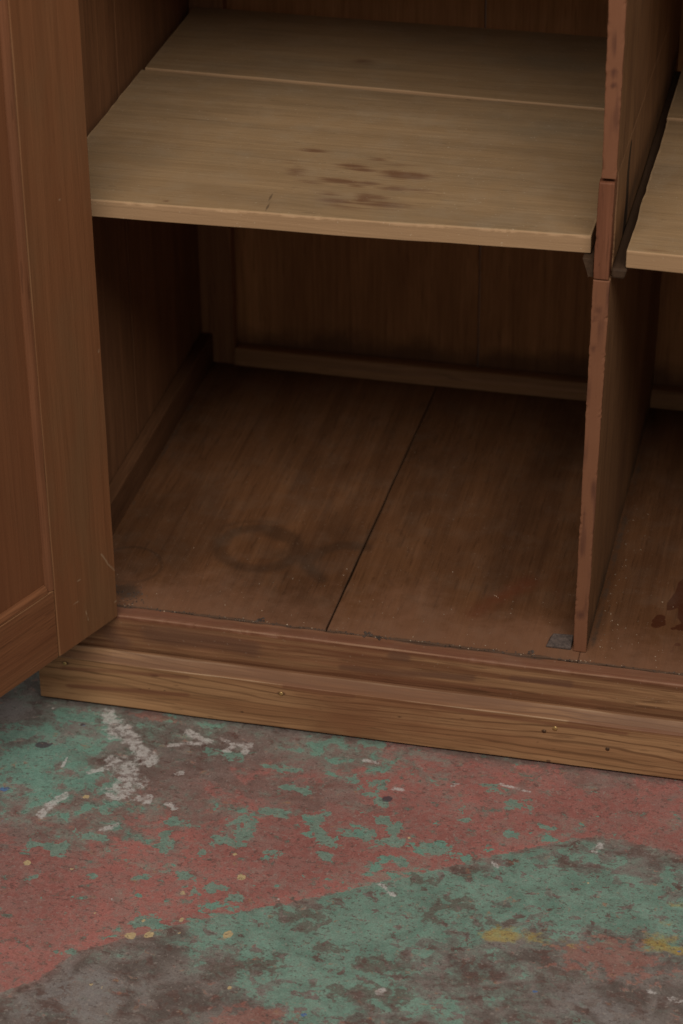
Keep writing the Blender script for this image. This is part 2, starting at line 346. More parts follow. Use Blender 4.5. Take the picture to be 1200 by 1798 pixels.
    for pts, wd in (([(85, 1480), (112, 1490), (98, 1496)], 8), ([(140, 1462), (176, 1471)], 7), ([(286, 1468), (291, 1490)], 7), ([(390, 1478), (425, 1470), (436, 1446)], 9), ([(412, 1441), (440, 1435)], 8),
                    ([(470, 1425), (500, 1431)], 7), ([(540, 1440), (560, 1455), (566, 1476), (586, 1475)], 8), ([(545, 1436), (572, 1430)], 6), ([(600, 1465), (652, 1463)], 7), ([(640, 1473), (692, 1476)], 8), ([(672, 1440), (690, 1460), (701, 1478)], 9),
                    ([(754, 1487), (784, 1493)], 10), ([(790, 1499), (802, 1494)], 6), ([(900, 1412), (926, 1417)], 8), ([(690, 1507), (706, 1516)], 6), ([(248, 1533), (254, 1532)], 8), ([(476, 1497), (482, 1496)], 7), ([(338, 1558), (346, 1557)], 9),
                    ([(372, 1557), (380, 1556)], 8), ([(398, 1578), (418, 1575)], 5), ([(566, 1500), (580, 1501)], 7), ([(246, 1621), (266, 1620)], 11), ([(108, 1673), (116, 1672)], 6), ([(58, 1540), (64, 1539)], 4), ([(50, 1485), (58, 1482)], 7), ([(90, 1488), (66, 1480)], 5),
                    ([(160, 1540), (166, 1539)], 4), ([(345, 1500), (352, 1498)], 6), ([(317, 1535), (322, 1540)], 6), ([(860, 1386), (868, 1384)], 8), ([(890, 1466), (910, 1465)], 5), ([(815, 1438), (822, 1437)], 6), ([(950, 1452), (975, 1453)], 4),
                    ([(135, 1375), (165, 1360)], 11), ([(185, 1388), (200, 1380)], 11), ([(300, 1440), (330, 1446)], 5), ([(185, 1420), (205, 1410)], 7), ([(640, 1300), (665, 1308)], 9), ([(560, 1308), (600, 1302)], 7), ([(620, 1370), (660, 1380)], 9), ([(655, 1395), (670, 1410)], 7),
                    ([(20, 1360), (70, 1370)], 14), ([(30, 1330), (80, 1320)], 16), ([(90, 1310), (120, 1318)], 10), ([(120, 1262), (160, 1256)], 12), ([(10, 1290), (50, 1285)], 14), ([(370, 1320), (420, 1330)], 6), ([(500, 1380), (540, 1388)], 6), ([(470, 1345), (520, 1352)], 5)):
        fl = np.maximum(fl, 1 - seg_dist(x, y, G(pts))/(wd*.00095))
    set_attr(me, 'flakeat', fl)
    mr = np.full(len(x), -1.0)
    for pts, wd in (([(510, 1602), (560, 1606)], 22), ([(530, 1615), (545, 1625)], 14), ([(725, 1545), (765, 1553)], 11), ([(810, 1530), (850, 1525)], 14), ([(770, 1592), (818, 1585)], 15), ([(740, 1600), (760, 1610)], 13), ([(650, 1690), (700, 1695)], 22), ([(990, 1520), (1005, 1518)], 9),
                    ([(1120, 1495), (1160, 1505)], 11), ([(600, 1740), (700, 1750)], 24), ([(800, 1720), (860, 1715)], 18), ([(960, 1700), (1010, 1705)], 22), ([(380, 1700), (470, 1690)], 20), ([(850, 1620), (900, 1622)], 12), ([(560, 1660), (600, 1668)], 10)):
        mr = np.maximum(mr, 1 - seg_dist(x, y, G(pts))/(wd*.00078))
    set_attr(me, 'maroon', mr)
    T = NT('worn_painted_floor')
    tc = T.n('ShaderNodeTexCoord').outputs['Object']
    A = {k: T.attr(k) for k in ('below', 'above', 'green', 'pink', 'grey', 'white', 'cream', 'yellow', 'blue', 'darkspot')}
    ani = T.vmath('MULTIPLY', tc, (1.0, 1.25, 1.0))
    n_big = T.noise(tc, 7.0, 6.0, .62, .4)
    n_mid = T.noise(ani, 26.0, 6.0, .62, .5)
    n_isl = T.noise(ani, 36.0, 5.0, .60, .35)
    n_isl2 = T.noise(T.vmath('ADD', ani, (5.3, 1.1, 0)), 62.0, 5.0, .62, .4)
    n_fine = T.noise(tc, 150.0, 5.0, .68)
    n_grit = T.noise(tc, 620.0, 3.0, .65)
    n_chip = T.noise(T.vmath('ADD', ani, (9.7, 4.2, 0)), 95.0, 4.0, .6, .3)
    # ground coat: grey-brown dirt over dark maroon
    c = T.mix(T.ramp(n_mid, .35, .68), (.112, .086, .074), (.190, .158, .139))
    c = T.mix(T.ramp(n_isl2, .56, .64), c, (.085, .052, .043))
    c = T.mix(T.math('MULTIPLY', T.ramp(n_chip, .58, .66), .6), c, (.235, .195, .170))
    c = T.mix(T.math('MULTIPLY', T.ramp(T.math('ADD', A['grey'], T.math('MULTIPLY', T.math('SUBTRACT', n_mid, .5), 1.6)), .35, .9), .6), c, (.225, .200, .190))
    # reddish stain worn into the bare zone
    c = T.mix(T.math('MULTIPLY', T.ramp(T.math('ADD', T.math('MULTIPLY', A['above'], -4.5), T.math('MULTIPLY', T.math('SUBTRACT', n_big, .5), 2.0)), -.75, .25), T.ramp(A['below'], -.01, .02, .5, 0.0)), c, (.30, .135, .112))
    # green paint: worn (thin) and sound (solid)
    gsum = T.math('ADD', T.math('SUBTRACT', A['green'], .36), T.math('ADD', T.math('MULTIPLY', T.math('SUBTRACT', n_isl, .5), 2.6), T.math('MULTIPLY', T.math('SUBTRACT', n_big, .5), 1.6)))
    thin = T.ramp(T.math('ADD', gsum, T.math('MULTIPLY', T.math('SUBTRACT', n_fine, .5), 1.6)), -.45, .45)
    gcol = T.mix(T.ramp(n_mid, .35, .65), (.132, .215, .168), (.182, .288, .226))
    c = T.mix(T.math('MULTIPLY', thin, .70), c, T.mix(.45, gcol, (.22, .22, .19)))
    solid = T.ramp(T.math('ADD', gsum, T.math('MULTIPLY', T.math('SUBTRACT', n_fine, .5), .55)), .16, .22)
    # red coat over it
    wob = T.math('ADD', T.math('MULTIPLY', T.math('SUBTRACT', n_fine, .5), .006), T.math('MULTIPLY', T.math('SUBTRACT', n_isl2, .5), .014))
    m_low = T.ramp(T.math('ADD', A['below'], wob), -.0010, .0010, 1.0, 0.0)
    m_up = T.ramp(T.math('ADD', T.math('MULTIPLY', A['above'], -7.0), T.math('MULTIPLY', T.math('SUBTRACT', T.noise(ani, 17.0, 7.0, .68, .6), .5), 4.2)), -.02, .45)
    rmask = T.math('MULTIPLY', m_low, m_up)
    rcol = T.mix(T.ramp(n_big, .35, .65), (.262, .102, .086), (.362, .138, .116))
    rcol = T.mix(T.math('MULTIPLY', T.ramp(n_chip, .52, .68), .55), rcol, (.165, .100, .084))
    rcol = T.mix(T.math('MULTIPLY', T.ramp(n_fine, .42, .60), .45), rcol, (.385, .172, .146))
    chips_dirt = T.ramp(T.math('ADD', n_isl2, T.math('MULTIPLY', T.math('SUBTRACT', n_fine, .5), .40)), .575, .61)
    rmask = T.math('MULTIPLY', rmask, T.math('SUBTRACT', 1.0, T.math('MULTIPLY', chips_dirt, .75)))
    rmask = T.math('MULTIPLY', rmask, T.ramp(T.math('ADD', n_mid, T.math('MULTIPLY', T.math('SUBTRACT', n_fine, .5), .8)), .38, .62, 1.0, .55))
    # sound green flakes left on top of bare/red zones, solid green in the green field
    c2 = T.mix(rmask, T.mix(T.math('MULTIPLY', solid, T.ramp(n_fine, .36, .60, 1.0, .55)), c, gcol), rcol)
    flake = T.ramp(T.math('ADD', T.math('ADD', n_isl, T.math('MULTIPLY', A['green'], .26)), T.math('MULTIPLY', T.math('SUBTRACT', n_fine, .5), .14)), .690, .697)
    c2 = T.mix(T.math('MULTIPLY', flake, T.ramp(A['below'], -.004, .004, 1.0, 0.0)), c2, (.155, .265, .206))
    jk = T.math('ADD', T.math('MULTIPLY', T.math('SUBTRACT', n_isl2, .5), 7.0), T.math('MULTIPLY', T.math('SUBTRACT', n_fine, .5), 2.6))
    c2 = T.mix(T.math('MULTIPLY', T.ramp(T.math('ADD', T.attr('flakeat'), jk), .05, .32), .82), c2, T.mix(T.ramp(n_chip, .4, .6), (.135, .235, .185), (.175, .285, .225)))
    c2 = T.mix(T.math('MULTIPLY', T.ramp(T.math('ADD', T.attr('maroon'), jk), .0, .6), .6), c2, (.115, .066, .054))
    # dark maroon / grey losses in the green field
    loss = T.math('MULTIPLY', T.ramp(T.math('ADD', n_isl2, T.math('MULTIPLY', A['green'], -.07)), .515, .535), T.ramp(A['below'], 0, .004))
    c2 = T.mix(T.math('MULTIPLY', loss, T.ramp(n_chip, .35, .5, .35, .95)), c2, T.mix(T.ramp(n_mid, .4, .6), (.120, .076, .064), (.195, .160, .142)))
    # pink/red remains, yellow scuffs
    jn = T.math('MULTIPLY', T.math('SUBTRACT', n_chip, .5), 2.2); jf = T.math('MULTIPLY', T.math('SUBTRACT', n_fine, .5), 1.5)
    c2 = T.mix(T.math('MULTIPLY', T.ramp(T.math('ADD', A['pink'], T.math('MULTIPLY', jn, 1.8)), .45, .95), .6), c2, (.30, .118, .092))
    c2 = T.mix(T.math('MULTIPLY', T.ramp(T.math('ADD', T.math('ADD', A['yellow'], jn), jf), .30, 1.2), .62), c2, (.38, .27, .06))
    # white spills, drips
    jw = T.math('ADD', T.math('MULTIPLY', T.math('SUBTRACT', n_chip, .5), 1.6), T.math('MULTIPLY', T.math('SUBTRACT', n_fine, .5), 1.8))
    wm = T.math('MULTIPLY', T.ramp(T.math('ADD', A['white'], jw), .05, .60), T.ramp(n_fine, .36, .55, .45, 1.0))
    c2 = T.mix(T.math('MULTIPLY', wm, .72), c2, T.mix(T.ramp(n_fine, .4, .6), (.36, .31, .285), (.56, .52, .49)))
    je = T.math('ADD', T.math('MULTIPLY', jf, .6), T.math('MULTIPLY', jn, .45))
    c2 = T.mix(T.math('MULTIPLY', T.ramp(T.math('ADD', A['cream'], je), .05, .2), .95), c2, (.46, .34, .18))
    c2 = T.mix(T.math('MULTIPLY', T.ramp(T.math('ADD', A['blue'], je), .1, .3), .85), c2, (.07, .14, .30))
    c2 = T.mix(T.math('MULTIPLY', T.ramp(T.math('ADD', A['darkspot'], T.math('MULTIPLY', jw, .5)), .1, .35), .85), c2, (.060, .045, .055))
    # random small drips everywhere (cream, white)
    vo = T.n('ShaderNodeTexVoronoi', feature='F1'); T.l(tc, vo.inputs['Vector']); vo.inputs['Scale'].default_value = 38.0
    vs = T.n('ShaderNodeSeparateColor'); T.l(vo.outputs['Color'], vs.inputs[0])
    dot = T.math('MULTIPLY', T.ramp(T.math('ADD', vo.outputs['Distance'], T.math('MULTIPLY', T.math('SUBTRACT', n_fine, .5), .12)), .045, .07, 1.0, 0.0), T.math('GREATER_THAN', vs.outputs[0], .93))
    c2 = T.mix(T.math('MULTIPLY', dot, .8), c2, T.mix(T.math('GREATER_THAN', vs.outputs[1], .5), (.58, .44, .24), (.50, .46, .42)))
    # grit and grime, then contact shade painted along the plinth foot
    c2 = T.mix(1.0, c2, T.mix(T.ramp(n_grit, .3, .7), (.84, .83, .83), (1.14, 1.14, 1.13)), 'MULTIPLY')
    n_s1 = T.noise(T.vmath('MULTIPLY', tc, (1.0, 1.4, 1.0)), 210.0, 3.0, .6, .3); n_s2 = T.noise(T.vmath('ADD', tc, (3.1, 7.7, 0)), 240.0, 2.0, .6, .2)
    c2 = T.mix(T.math('MULTIPLY', T.ramp(n_s1, .60, .64), .55), c2, (.085, .058, .050))
    c2 = T.mix(T.math('MULTIPLY', T.ramp(n_s2, .64, .67), .45), c2, (.30, .25, .215))
    c2 = T.mix(T.math('MULTIPLY', T.ramp(n_fine, .56, .70), .30), c2, (.12, .088, .078))
    c2 = T.mix(T.math('MULTIPLY', T.ramp(T.math('ADD', T.attr('foot_shade'), jn), .25, 1.0), .5), c2, (.060, .046, .038))
    T.l(c2, T.b.inputs['Base Color'])
    T.l(T.math('ADD', T.ramp(n_mid, .3, .7, .52, .72), T.math('MULTIPLY', n_fine, .1)), T.b.inputs['Roughness'])
    T.b.inputs['Specular IOR Level'].default_value = .2
    h = T.math('ADD', T.math('MULTIPLY', rmask, .5), T.math('ADD', T.math('MULTIPLY', flake, .6), T.math('MULTIPLY', solid, .35)))
    h = T.math('ADD', h, T.math('ADD', T.math('MULTIPLY', n_fine, .8), T.math('ADD', T.math('MULTIPLY', n_grit, .35), T.math('MULTIPLY', wm, .5))))
    T.l(T.bump(h, .35, .0012), T.b.inputs['Normal'])
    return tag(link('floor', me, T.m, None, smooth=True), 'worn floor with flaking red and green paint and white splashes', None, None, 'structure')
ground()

# ================================================================== the cupboard
TOP = 1.45                                         # the cupboard goes on above the picture
cup = tag(empty('cupboard', (-.02, .25, GZ)), 'old brown wooden cupboard with open door, bare pine shelves and a moulded plinth', 'cupboard')
XL, XR = -.552, .560                               # inner faces of the two sides
YB = .560                                          # front of the back boards

def board(name, mat, parent, lo, hi, n, bevel=.0012, warp=None, attrs=None, wob=.0004, seed=1, nick=None):
    lo = np.array(lo); hi = np.array(hi); dims = hi-lo
    def fn(u, v, w_):
        p = [lo[0]+u*dims[0], lo[1]+v*dims[1], lo[2]+w_*dims[2]]
        if warp: p = warp(*p, u, v, w_)
        if wob:
            s = 9.0
            p = [p[0] + vnoise(p[1]+p[2], p[2]*1.3, s*3, seed)*wob*2, p[1] + vnoise(p[0], p[2]*1.7, s*3, seed+1)*wob*2, p[2] + vnoise(p[0], p[1], s, seed+2)*wob*2]
        if nick:                                        # small dents knocked into the front arrises
            ax_, amt = nick; q = vnoise(p[0]+p[2]*3, p[2]+seed, 130, seed)*vnoise(p[0]+p[2], p[2]*2+seed, 23, seed+3)*4
            e_ = (v < .001) & ((u < .001) | (u > .999)) if ax_ == 0 else (v < .001) & (w_ > .999)
            p[1] = p[1] + np.where(e_, np.abs(q)*amt, 0); p[2 if ax_ else 0] = p[2 if ax_ else 0] + np.where(e_, (-np.abs(q) if ax_ else q)*amt, 0)
        return p
    P, F, uvw = gridbox(n, fn)
    me = mesh(name, P, F)
    set_attr(me, 'edge', edge_attr(uvw, dims, n))
    if attrs:
        for k, f in attrs.items(): set_attr(me, k, f(P, uvw))
    return link(name, me, mat, parent, bevel)

# --- carcass: sides, top, back ------------------------------------------------
side = empty('side', (XL, .25, GZ), cup); side.matrix_parent_inverse = cup.matrix_basis.inverted()
for a, b in ((-.03, .272), (.2735, YB+.012)):
    board('side_board', M_side, side, (XL-.018, a, GZ+.075), (XL, b, TOP), (1, 8, 24), .0003, seed=4)
side2 = empty('side', (XR, .25, GZ), cup); side2.matrix_parent_inverse = cup.matrix_basis.inverted()
for a, b in ((-.03, .272), (.2735, YB+.012)):
    board('side_board', M_side, side2, (XR, a, GZ+.075), (XR+.018, b, TOP), (1, 8, 24), .001, seed=5)
board('top_board', M_frame, cup, (XL-.03, -.05, TOP), (XR+.03, YB+.02, TOP+.02), (12, 6, 1), .001)
back = empty('back', (0, YB, GZ), cup); back.matrix_parent_inverse = cup.matrix_basis.inverted()
bx = [XL, -.2052, .150, XR]
def low_dark(P, uvw):  # darker towards the bottom of the back boards
    return np.clip(1.1 - (P[:, 2]-.02)/.045, -1, 1)*.8 + vnoise(P[:, 0], P[:, 2], 18, 3)*.5
for a, b in zip(bx[:-1], bx[1:]):
    sh = random.uniform(0, .0015)
    board('back_board', M_back, back, (a+.0009, YB+sh, GZ+.08), (b-.0009, YB+.010+sh, TOP), (20, 1, 110), .0003, attrs={'low_dark': low_dark}, seed=8)
board('corner_post', M_post, cup, (XL, .541, .0005), (-.510, YB-.0005, TOP), (3, 2, 40), .0015, seed=9)
board('corner_post', M_post, cup, (XR-.042, .541, .0005), (XR, YB-.0005, TOP), (3, 2, 40), .0015, seed=10)
# rails along the foot of the back and the sides
def chamf(x, y, z, u, v, w_):
    return [x, np.where((w_ > .5) & (v < .5), y+.006, y), z]
board('back_rail', M_frame, cup, (-.5095, .5375, .0005), (XR-.0425, YB-.0005, .0225), (30, 2, 2), .0015, warp=chamf, seed=12)
board('side_rail', M_framey, cup, (XL+.0005, -.002, .0005), (-.5365, .5405, .042), (2, 30, 2), .0015, seed=13)
board('side_rail', M_framey, cup, (XR-.0155, -.002, .0005), (XR-.0005, .5405, .042), (2, 30, 2), .0015, seed=14)
# front stile behind the hinged edge of the door
board('front_stile', M_post, cup, (XL-.018, -.0290, .0005), (-.5135, -.0065, TOP), (3, 2, 40), .0012, seed=15)
board('front_stile', M_post, cup, (XR-.038, -.0290, .0005), (XR+.018, -.0065, TOP), (3, 2, 40), .0012, seed=16)

# --- bottom boards --------------------------------------------------------------
bottom = empty('bottom', (0, .25, -.02), cup); bottom.matrix_parent_inverse = cup.matrix_basis.inverted()
Z = 0.0
def stroke(P, pts, wpx):
    q = pxy(pts, 'z', Z); d = seg_dist(P[:, 0], P[:, 1], q); return 1 - d/(wpx*.00075)
def ellipse(c, rx, ry, a0=0, a1=360, n=40):
    return [(c[0]+rx*math.cos(math.radians(a0+(a1-a0)*i/n)), c[1]+ry*math.sin(math.radians(a0+(a1-a0)*i/n))) for i in range(n+1)]
def a_ring(P, uvw):
    v = np.full(len(P), -1.0)
    for pts, wd, s in ((ellipse((455, 963), 69, 36), 19, .95), ([(470, 998), (500, 988), (522, 970), (512, 948), (470, 934)], 22, .9), ([(490, 975), (505, 968)], 34, .6), ([(540, 985), (562, 968), (600, 957), (640, 960)], 20, .9), ([(528, 978), (548, 1002), (566, 1018)], 18, .85),
                       (ellipse((232, 991), 52, 31), 5, .85), ([(700, 930), (710, 944), (700, 960)], 8, .5), ([(686, 1000), (680, 1015), (690, 1028)], 6, .5), (ellipse((450, 930), 60, 14, 180, 300), 12, .5)):
        v = np.maximum(v, np.clip(stroke(P, pts, wd), -1, 1)*s)
    return v
def a_spill(P, uvw):
    v = np.full(len(P), -1.0)
    poly = pxy([(1208, 1010), (1192, 1022), (1186, 1040), (1172, 1058), (1170, 1072), (1180, 1072), (1192, 1066), (1190, 1085), (1200, 1098), (1235, 1105), (1260, 1060), (1240, 1010)], 'z', Z)
    v = poly_sd(P[:, 0], P[:, 1], poly)/.006
    for px, py, r in ((1157, 1091, 8), (1152, 1098, 6), (1160, 1084, 6), (1166, 1097, 3), (1190, 1132, 4), (1180, 1144, 3), (1196, 1102, 7), (1182, 1104, 3)):
        cx, cy, _ = at(px, py, 'z', Z); v = np.maximum(v, 1-np.hypot(P[:, 0]-cx, P[:, 1]-cy)/(r*.0009))
    return np.clip(v*.5+.5, -.5, 1.2)
def a_smudge(P, uvw):
    return np.maximum.reduce([stroke(P, [(835, 1078), (860, 1058), (905, 1035), (930, 1022)], 34)*.9, stroke(P, [(975, 1010), (985, 1060)], 22)*.5, stroke(P, [(590, 850), (640, 780)], 40)*.3, np.full(len(P), -1.0)])
def a_dusty_lit(P, uvw):  # front dust, also painted lighter for light fading towards the back
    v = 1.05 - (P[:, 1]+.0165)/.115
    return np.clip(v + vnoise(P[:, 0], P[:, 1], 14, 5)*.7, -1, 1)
def a_crud(P, uvw):
    v = 1.0 - (P[:, 1]+.0165)/.006
    left = 1.0 - np.hypot(P[:, 0]+.488, (P[:, 1]-.012)*1.0)/.034
    dv = 1.0 - np.abs(P[:, 0]-.016)/.008; dl = 1.0-np.abs(P[:, 0]+.004)/.012
    e = 1.0 - np.abs(P[:, 0]+.535)/.006
    return np.clip(np.maximum.reduce([v, left, dv*.8, dl*.6, e*.7]) + vnoise(P[:, 0], P[:, 1], 60, 6)*.5, -1, 1)
BA = {'ring': a_ring, 'spill': a_spill, 'smudge': a_smudge, 'dusty_lit': a_dusty_lit, 'crud': a_crud}
sx0, sx1 = -.2607, -.2510
seams = [(XL, XL), (sx0, sx1), (.006, .006), (.30, .302), (XR, XR)]
for k in range(4):
    (a0, a1), (b0, b1) = seams[k], seams[k+1]
    ga = .0008 if k in (1, 3) else (.0001 if k else 0); gb = .0008 if k in (0, 2) else (.0001 if k < 3 else 0)
    def wp(x, y, z, u, v, w_, a0=a0, a1=a1, b0=b0, b1=b1, ga=ga, gb=gb):
        t = v; g = (1.25 - .9*t)
        xa = a0+(a1-a0)*t+ga*g; xb = b0+(b1-b0)*t-gb*g
        return [xa+(xb-xa)*u, y + np.where(v < .001, vnoise(x, x*0+k, 70, 2)*.004, 0), z]
    nx = 100 if k < 2 else (80 if k == 2 else 10); ny = 190 if k < 3 else 10
    board('bottom_board', M_floorb, bottom, (min(a0, a1), -.0165, -.018), (max(b0, b1), YB-.0015, 0), (nx, ny, 1), .0008, warp=wp, attrs=BA, wob=.0003, seed=20+k)

# --- front rail (sill) and moulded plinth ----------------------------------------
def a_topred(P, uvw): return np.clip((P[:, 2]+.006)/.005, -1, 1) + vnoise(P[:, 0], P[:, 1], 12, 4)*.3
def a_patch(P, uvw):
    v = np.full(len(P), -1.0)
    for pts, wd in (([(262, 1112), (300, 1118), (400, 1128), (442, 1140)], 17), ([(300, 1112), (360, 1122)], 12), ([(690, 1151), (712, 1154)], 9), ([(600, 1172), (700, 1182), (830, 1190)], 6), ([(900, 1190), (1000, 1202)], 7), ([(190, 1112), (215, 1128)], 16)):
        q = [tuple(at(px, py, 'y', -.0357)[[0, 2]]) for px, py in pts]
        v = np.maximum(v, 1 - seg_dist(P[:, 0], P[:, 2], q)/(wd*.00062))
    return np.clip(v*.5+.5, -.5, 1)
def a_scrud(P, uvw):
    v = 1.0 - np.abs(P[:, 1]+.0175)/.004
    return np.where(P[:, 2] > -.004, np.clip(v + vnoise(P[:, 0], P[:, 1], 50, 9)*1.2, -1, 1), -1)
board('front_rail', M_sill, cup, (XL-.018, -.0357, -.060), (XR+.018, -.0172, -.0004), (420, 6, 14), .0014, attrs={'topred': a_topred, 'patch': a_patch, 'crud': a_scrud}, wob=.0006, seed=30, nick=(2, .0026))
XPL = float(at(73, 1228, 'y', -.0497)[0])
plinth = empty('plinth', (0, 0, GZ), cup); plinth.matrix_parent_inverse = cup.matrix_basis.inverted()
# board with a cove moulding run along its top edge: profile swept along x
def plinth_profile():
    pr = [(-.0240, GZ+.0003), (-.0478, GZ+.0003), (-.0497, GZ+.0018)]
    for t in np.linspace(0, 1, 37)[1:]: pr.append((-.0497, GZ+.0018+(-.0529-GZ-.0018)*t))
    for t in np.linspace(0, 1, 7)[1:]:
        a = t*math.pi/2
        pr.append((-.0497+.0082*t, -.0529+.0100*(t*.7+.3*math.sin(a))))
    pr += [(-.0410, -.0422), (-.0404, -.0419), (-.0376, -.0419), (-.0370, -.0424)]
    pr += [(-.0370, -.065), (-.0240, -.065)]
    return pr
def make_plinth():
    pr = plinth_profile(); m = len(pr); xs = np.linspace(XPL, XR+.024, 420); V = []; F = []
    for x in xs:
        for j, (py_, pz_) in enumerate(pr):
            d = .0007*vnoise(np.array([x]), np.array([pz_*2]), 22, 3)[0]*(2 if pz_ > -.044 else 1) if 1 < j < m-4 else 0
            g_ = .0016 + .0022*float(vnoise(np.array([x]), np.array([.5]), 9, 8)[0]) if j < 3 else 0
            V.append((x, py_+d, pz_ + g_ + (d*.6 if 36 < j < m-4 else 0)))
    n = len(xs)
    for i in range(n-1):
        for j in range(m):
            k = (j+1) % m; F.append((i*m+j, i*m+k, (i+1)*m+k, (i+1)*m+j))
    F.append(tuple(range(m))[::-1]); F.append(tuple((n-1)*m+j for j in range(m)))
    V = np.array(V); me = mesh('plinth_board', V, F)
    import bmesh as bm_
    b = bm_.new(); b.from_mesh(me); bm_.ops.recalc_face_normals(b, faces=b.faces); b.to_mesh(me); b.free()
    P = V
    e = np.minimum.reduce([np.hypot(P[:, 1]+.0414, P[:, 2]+.0420), np.hypot(P[:, 1]+.0497, P[:, 2]+.0529)*1.6, np.hypot(P[:, 1]+.0497, P[:, 2]-GZ)])
    set_attr(me, 'edge', e)
    set_attr(me, 'mould', np.clip((P[:, 2]+.0545)/.004, -1, 1) + vnoise(P[:, 0], P[:, 2], 10, 7)*.4)
    kn = np.full(len(P), -1.0)
    for px, py, rx, ry in ((115, 1164, 14, 6), (272, 1186, 18, 4), (494, 1218, 14, 6), (247, 1210, 4, 4), (262, 1209, 4, 2), (290, 1212, 5, 2), (305, 1213, 3, 2), (320, 1211, 4, 2), (955, 1284, 8, 5), (1067, 1315, 7, 5), (750, 1260, 5, 2), (963, 1336, 8, 4), (945, 1303, 5, 2), (702, 1259, 8, 2), (812, 1262, 9, 2), (425, 1250, 8, 3)):
        cx, _, cz = at(px, py, 'y', -.0497); kn = np.maximum(kn, 1.1 - np.hypot((P[:, 0]-cx)/(rx*.00060), (P[:, 2]-cz)/(ry*.00075)))
    set_attr(me, 'knot', kn)
    rl = np.full(len(P), -1.0)
    for pts in ([(110, 1172), (250, 1183), (330, 1189)], [(120, 1204), (230, 1212), (330, 1220)], [(1000, 1268), (1100, 1280), (1200, 1292)], [(500, 1205), (620, 1222)], [(760, 1240), (900, 1262), (1100, 1288)]):
        q = [tuple(at(px, py, 'y', -.0497)[[0, 2]]) for px, py in pts]
        rl = np.maximum(rl, 1 - seg_dist(P[:, 0], P[:, 2], q)/.0045)
    set_attr(me, 'redline', rl)
    return link('plinth_board', me, M_plinth, plinth, smooth=False)
make_plinth()
for x0, x1 in ((XPL, XPL+.018), (XR+.006, XR+.024)):       # returns along the sides
    board('plinth_return', M_framey, plinth, (x0, -.0235, GZ+.0003), (x1, YB+.012, -.066), (1, 10, 2), .001)
# nail heads in the plinth
def disc(name, c, nrm, r, h, mat, parent, seg=12):
    q = Vector(nrm).to_track_quat('Z', 'Y'); V = []; F = []
    prof = [(0, h), (r*.6, h*.95), (r, h*.45), (r, -h)]
    V.append(tuple(Vector(c)+q @ Vector((0, 0, h))))
    for rr, hh in prof[1:]:
        for k in range(seg):
            a = 2*math.pi*k/seg; V.append(tuple(Vector(c)+q @ Vector((rr*math.cos(a), rr*math.sin(a), hh))))
    for k in range(seg): F.append((0, 1+k, 1+(k+1) % seg))
    for t in range(2):
        for k in range(seg):
            a = 1+t*seg+k; b = 1+t*seg+(k+1) % seg; F.append((a, a+seg, b+seg, b))
    return link(name, mesh(name, V, F), mat, parent, smooth=True)
for px, py, m_, r in ((114, 1165, M_nailb, .0022), (494, 1218, M_nailb, .0022), (975, 1279, M_nailb, .0026), (1067, 1315, M_nail, .0021), (956, 1284, M_nail, .0018)):
    p = at(px, py, 'y', -.0497); disc('nail', (p[0], -.0499, p[2]), (0, -1, 0), r, .0007, m_, plinth)

# --- upright divider with a let-in repair block ------------------------------------
def xl(z): return np.interp(z, [0, .2, .42, .54, .70, TOP], [-.0020, -.0008, .0004, .0038, .0023, .0010])
def xr(z): return np.interp(z, [0, .2, .42, .54, .70, TOP], [.0117, .0139, .0167, .0176, .0186, .0186])
div = empty('divider', (.008, .27, 0), cup); div.matrix_parent_inverse = cup.matrix_basis.inverted()
def dwarp(x, y, z, u, v, w_): return [xl(z)+(xr(z)-xl(z))*u, y, z]
def a_front(P, uvw): return np.clip((.004-P[:, 1])/.004, -1, 1)
def a_fdark(P, uvw):
    v = vnoise(P[:, 0]*6, P[:, 2], 28, 11)*1.6
    for px, py, r in ((1078, 128, 10), (1048, 545, 14), (1046, 560, 10), (1078, 150, 8), (1040, 612, 12), (1020, 1080, 16), (1066, 40, 8), (1028, 902, 6)):
        c_ = at(px, py, 'y', 0); v = np.maximum(v, 1 - np.hypot((P[:, 0]-c_[0])*1.2, P[:, 2]-c_[2])/(r*.0007))
    return np.where(P[:, 1] < .003, v, -1)
def a_gouge(P, uvw):
    q = [tuple(at(px, py, 'x', .0175)[[1, 2]]) for px, py in ((1108, 258), (1104, 300), (1102, 350), (1098, 396))]
    v = 1 - seg_dist(P[:, 1], P[:, 2], q)/np.interp(P[:, 2], [.44, .455, .52], [.030, .026, .014])
    return np.where(uvw[:, 0] > .9, v, -1)
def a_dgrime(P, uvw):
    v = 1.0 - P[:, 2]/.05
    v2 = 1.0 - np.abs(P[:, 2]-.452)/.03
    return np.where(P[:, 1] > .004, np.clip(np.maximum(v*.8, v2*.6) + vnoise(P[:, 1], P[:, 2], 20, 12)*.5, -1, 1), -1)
DA = {'front': a_front, 'frontdark': a_fdark, 'gouge': a_gouge, 'grime_shade': a_dgrime}
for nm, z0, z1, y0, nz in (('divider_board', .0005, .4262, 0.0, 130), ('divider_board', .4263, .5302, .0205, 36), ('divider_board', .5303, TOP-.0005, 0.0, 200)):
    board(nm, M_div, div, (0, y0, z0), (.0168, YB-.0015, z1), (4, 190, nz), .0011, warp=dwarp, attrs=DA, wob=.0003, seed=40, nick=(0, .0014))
def bwarp(x, y, z, u, v, w_): return [(.0002 + .0016*w_) + (.0150)*u, y, z]
rb = board('repair_block', M_block, div, (0, -.0006, .4272), (.0155, .0200, .5268), (4, 4, 24), .0012, warp=bwarp, wob=.0004, seed=43, nick=(0, .0012))
rb['label'] = 'redder block let into the front edge of the divider'

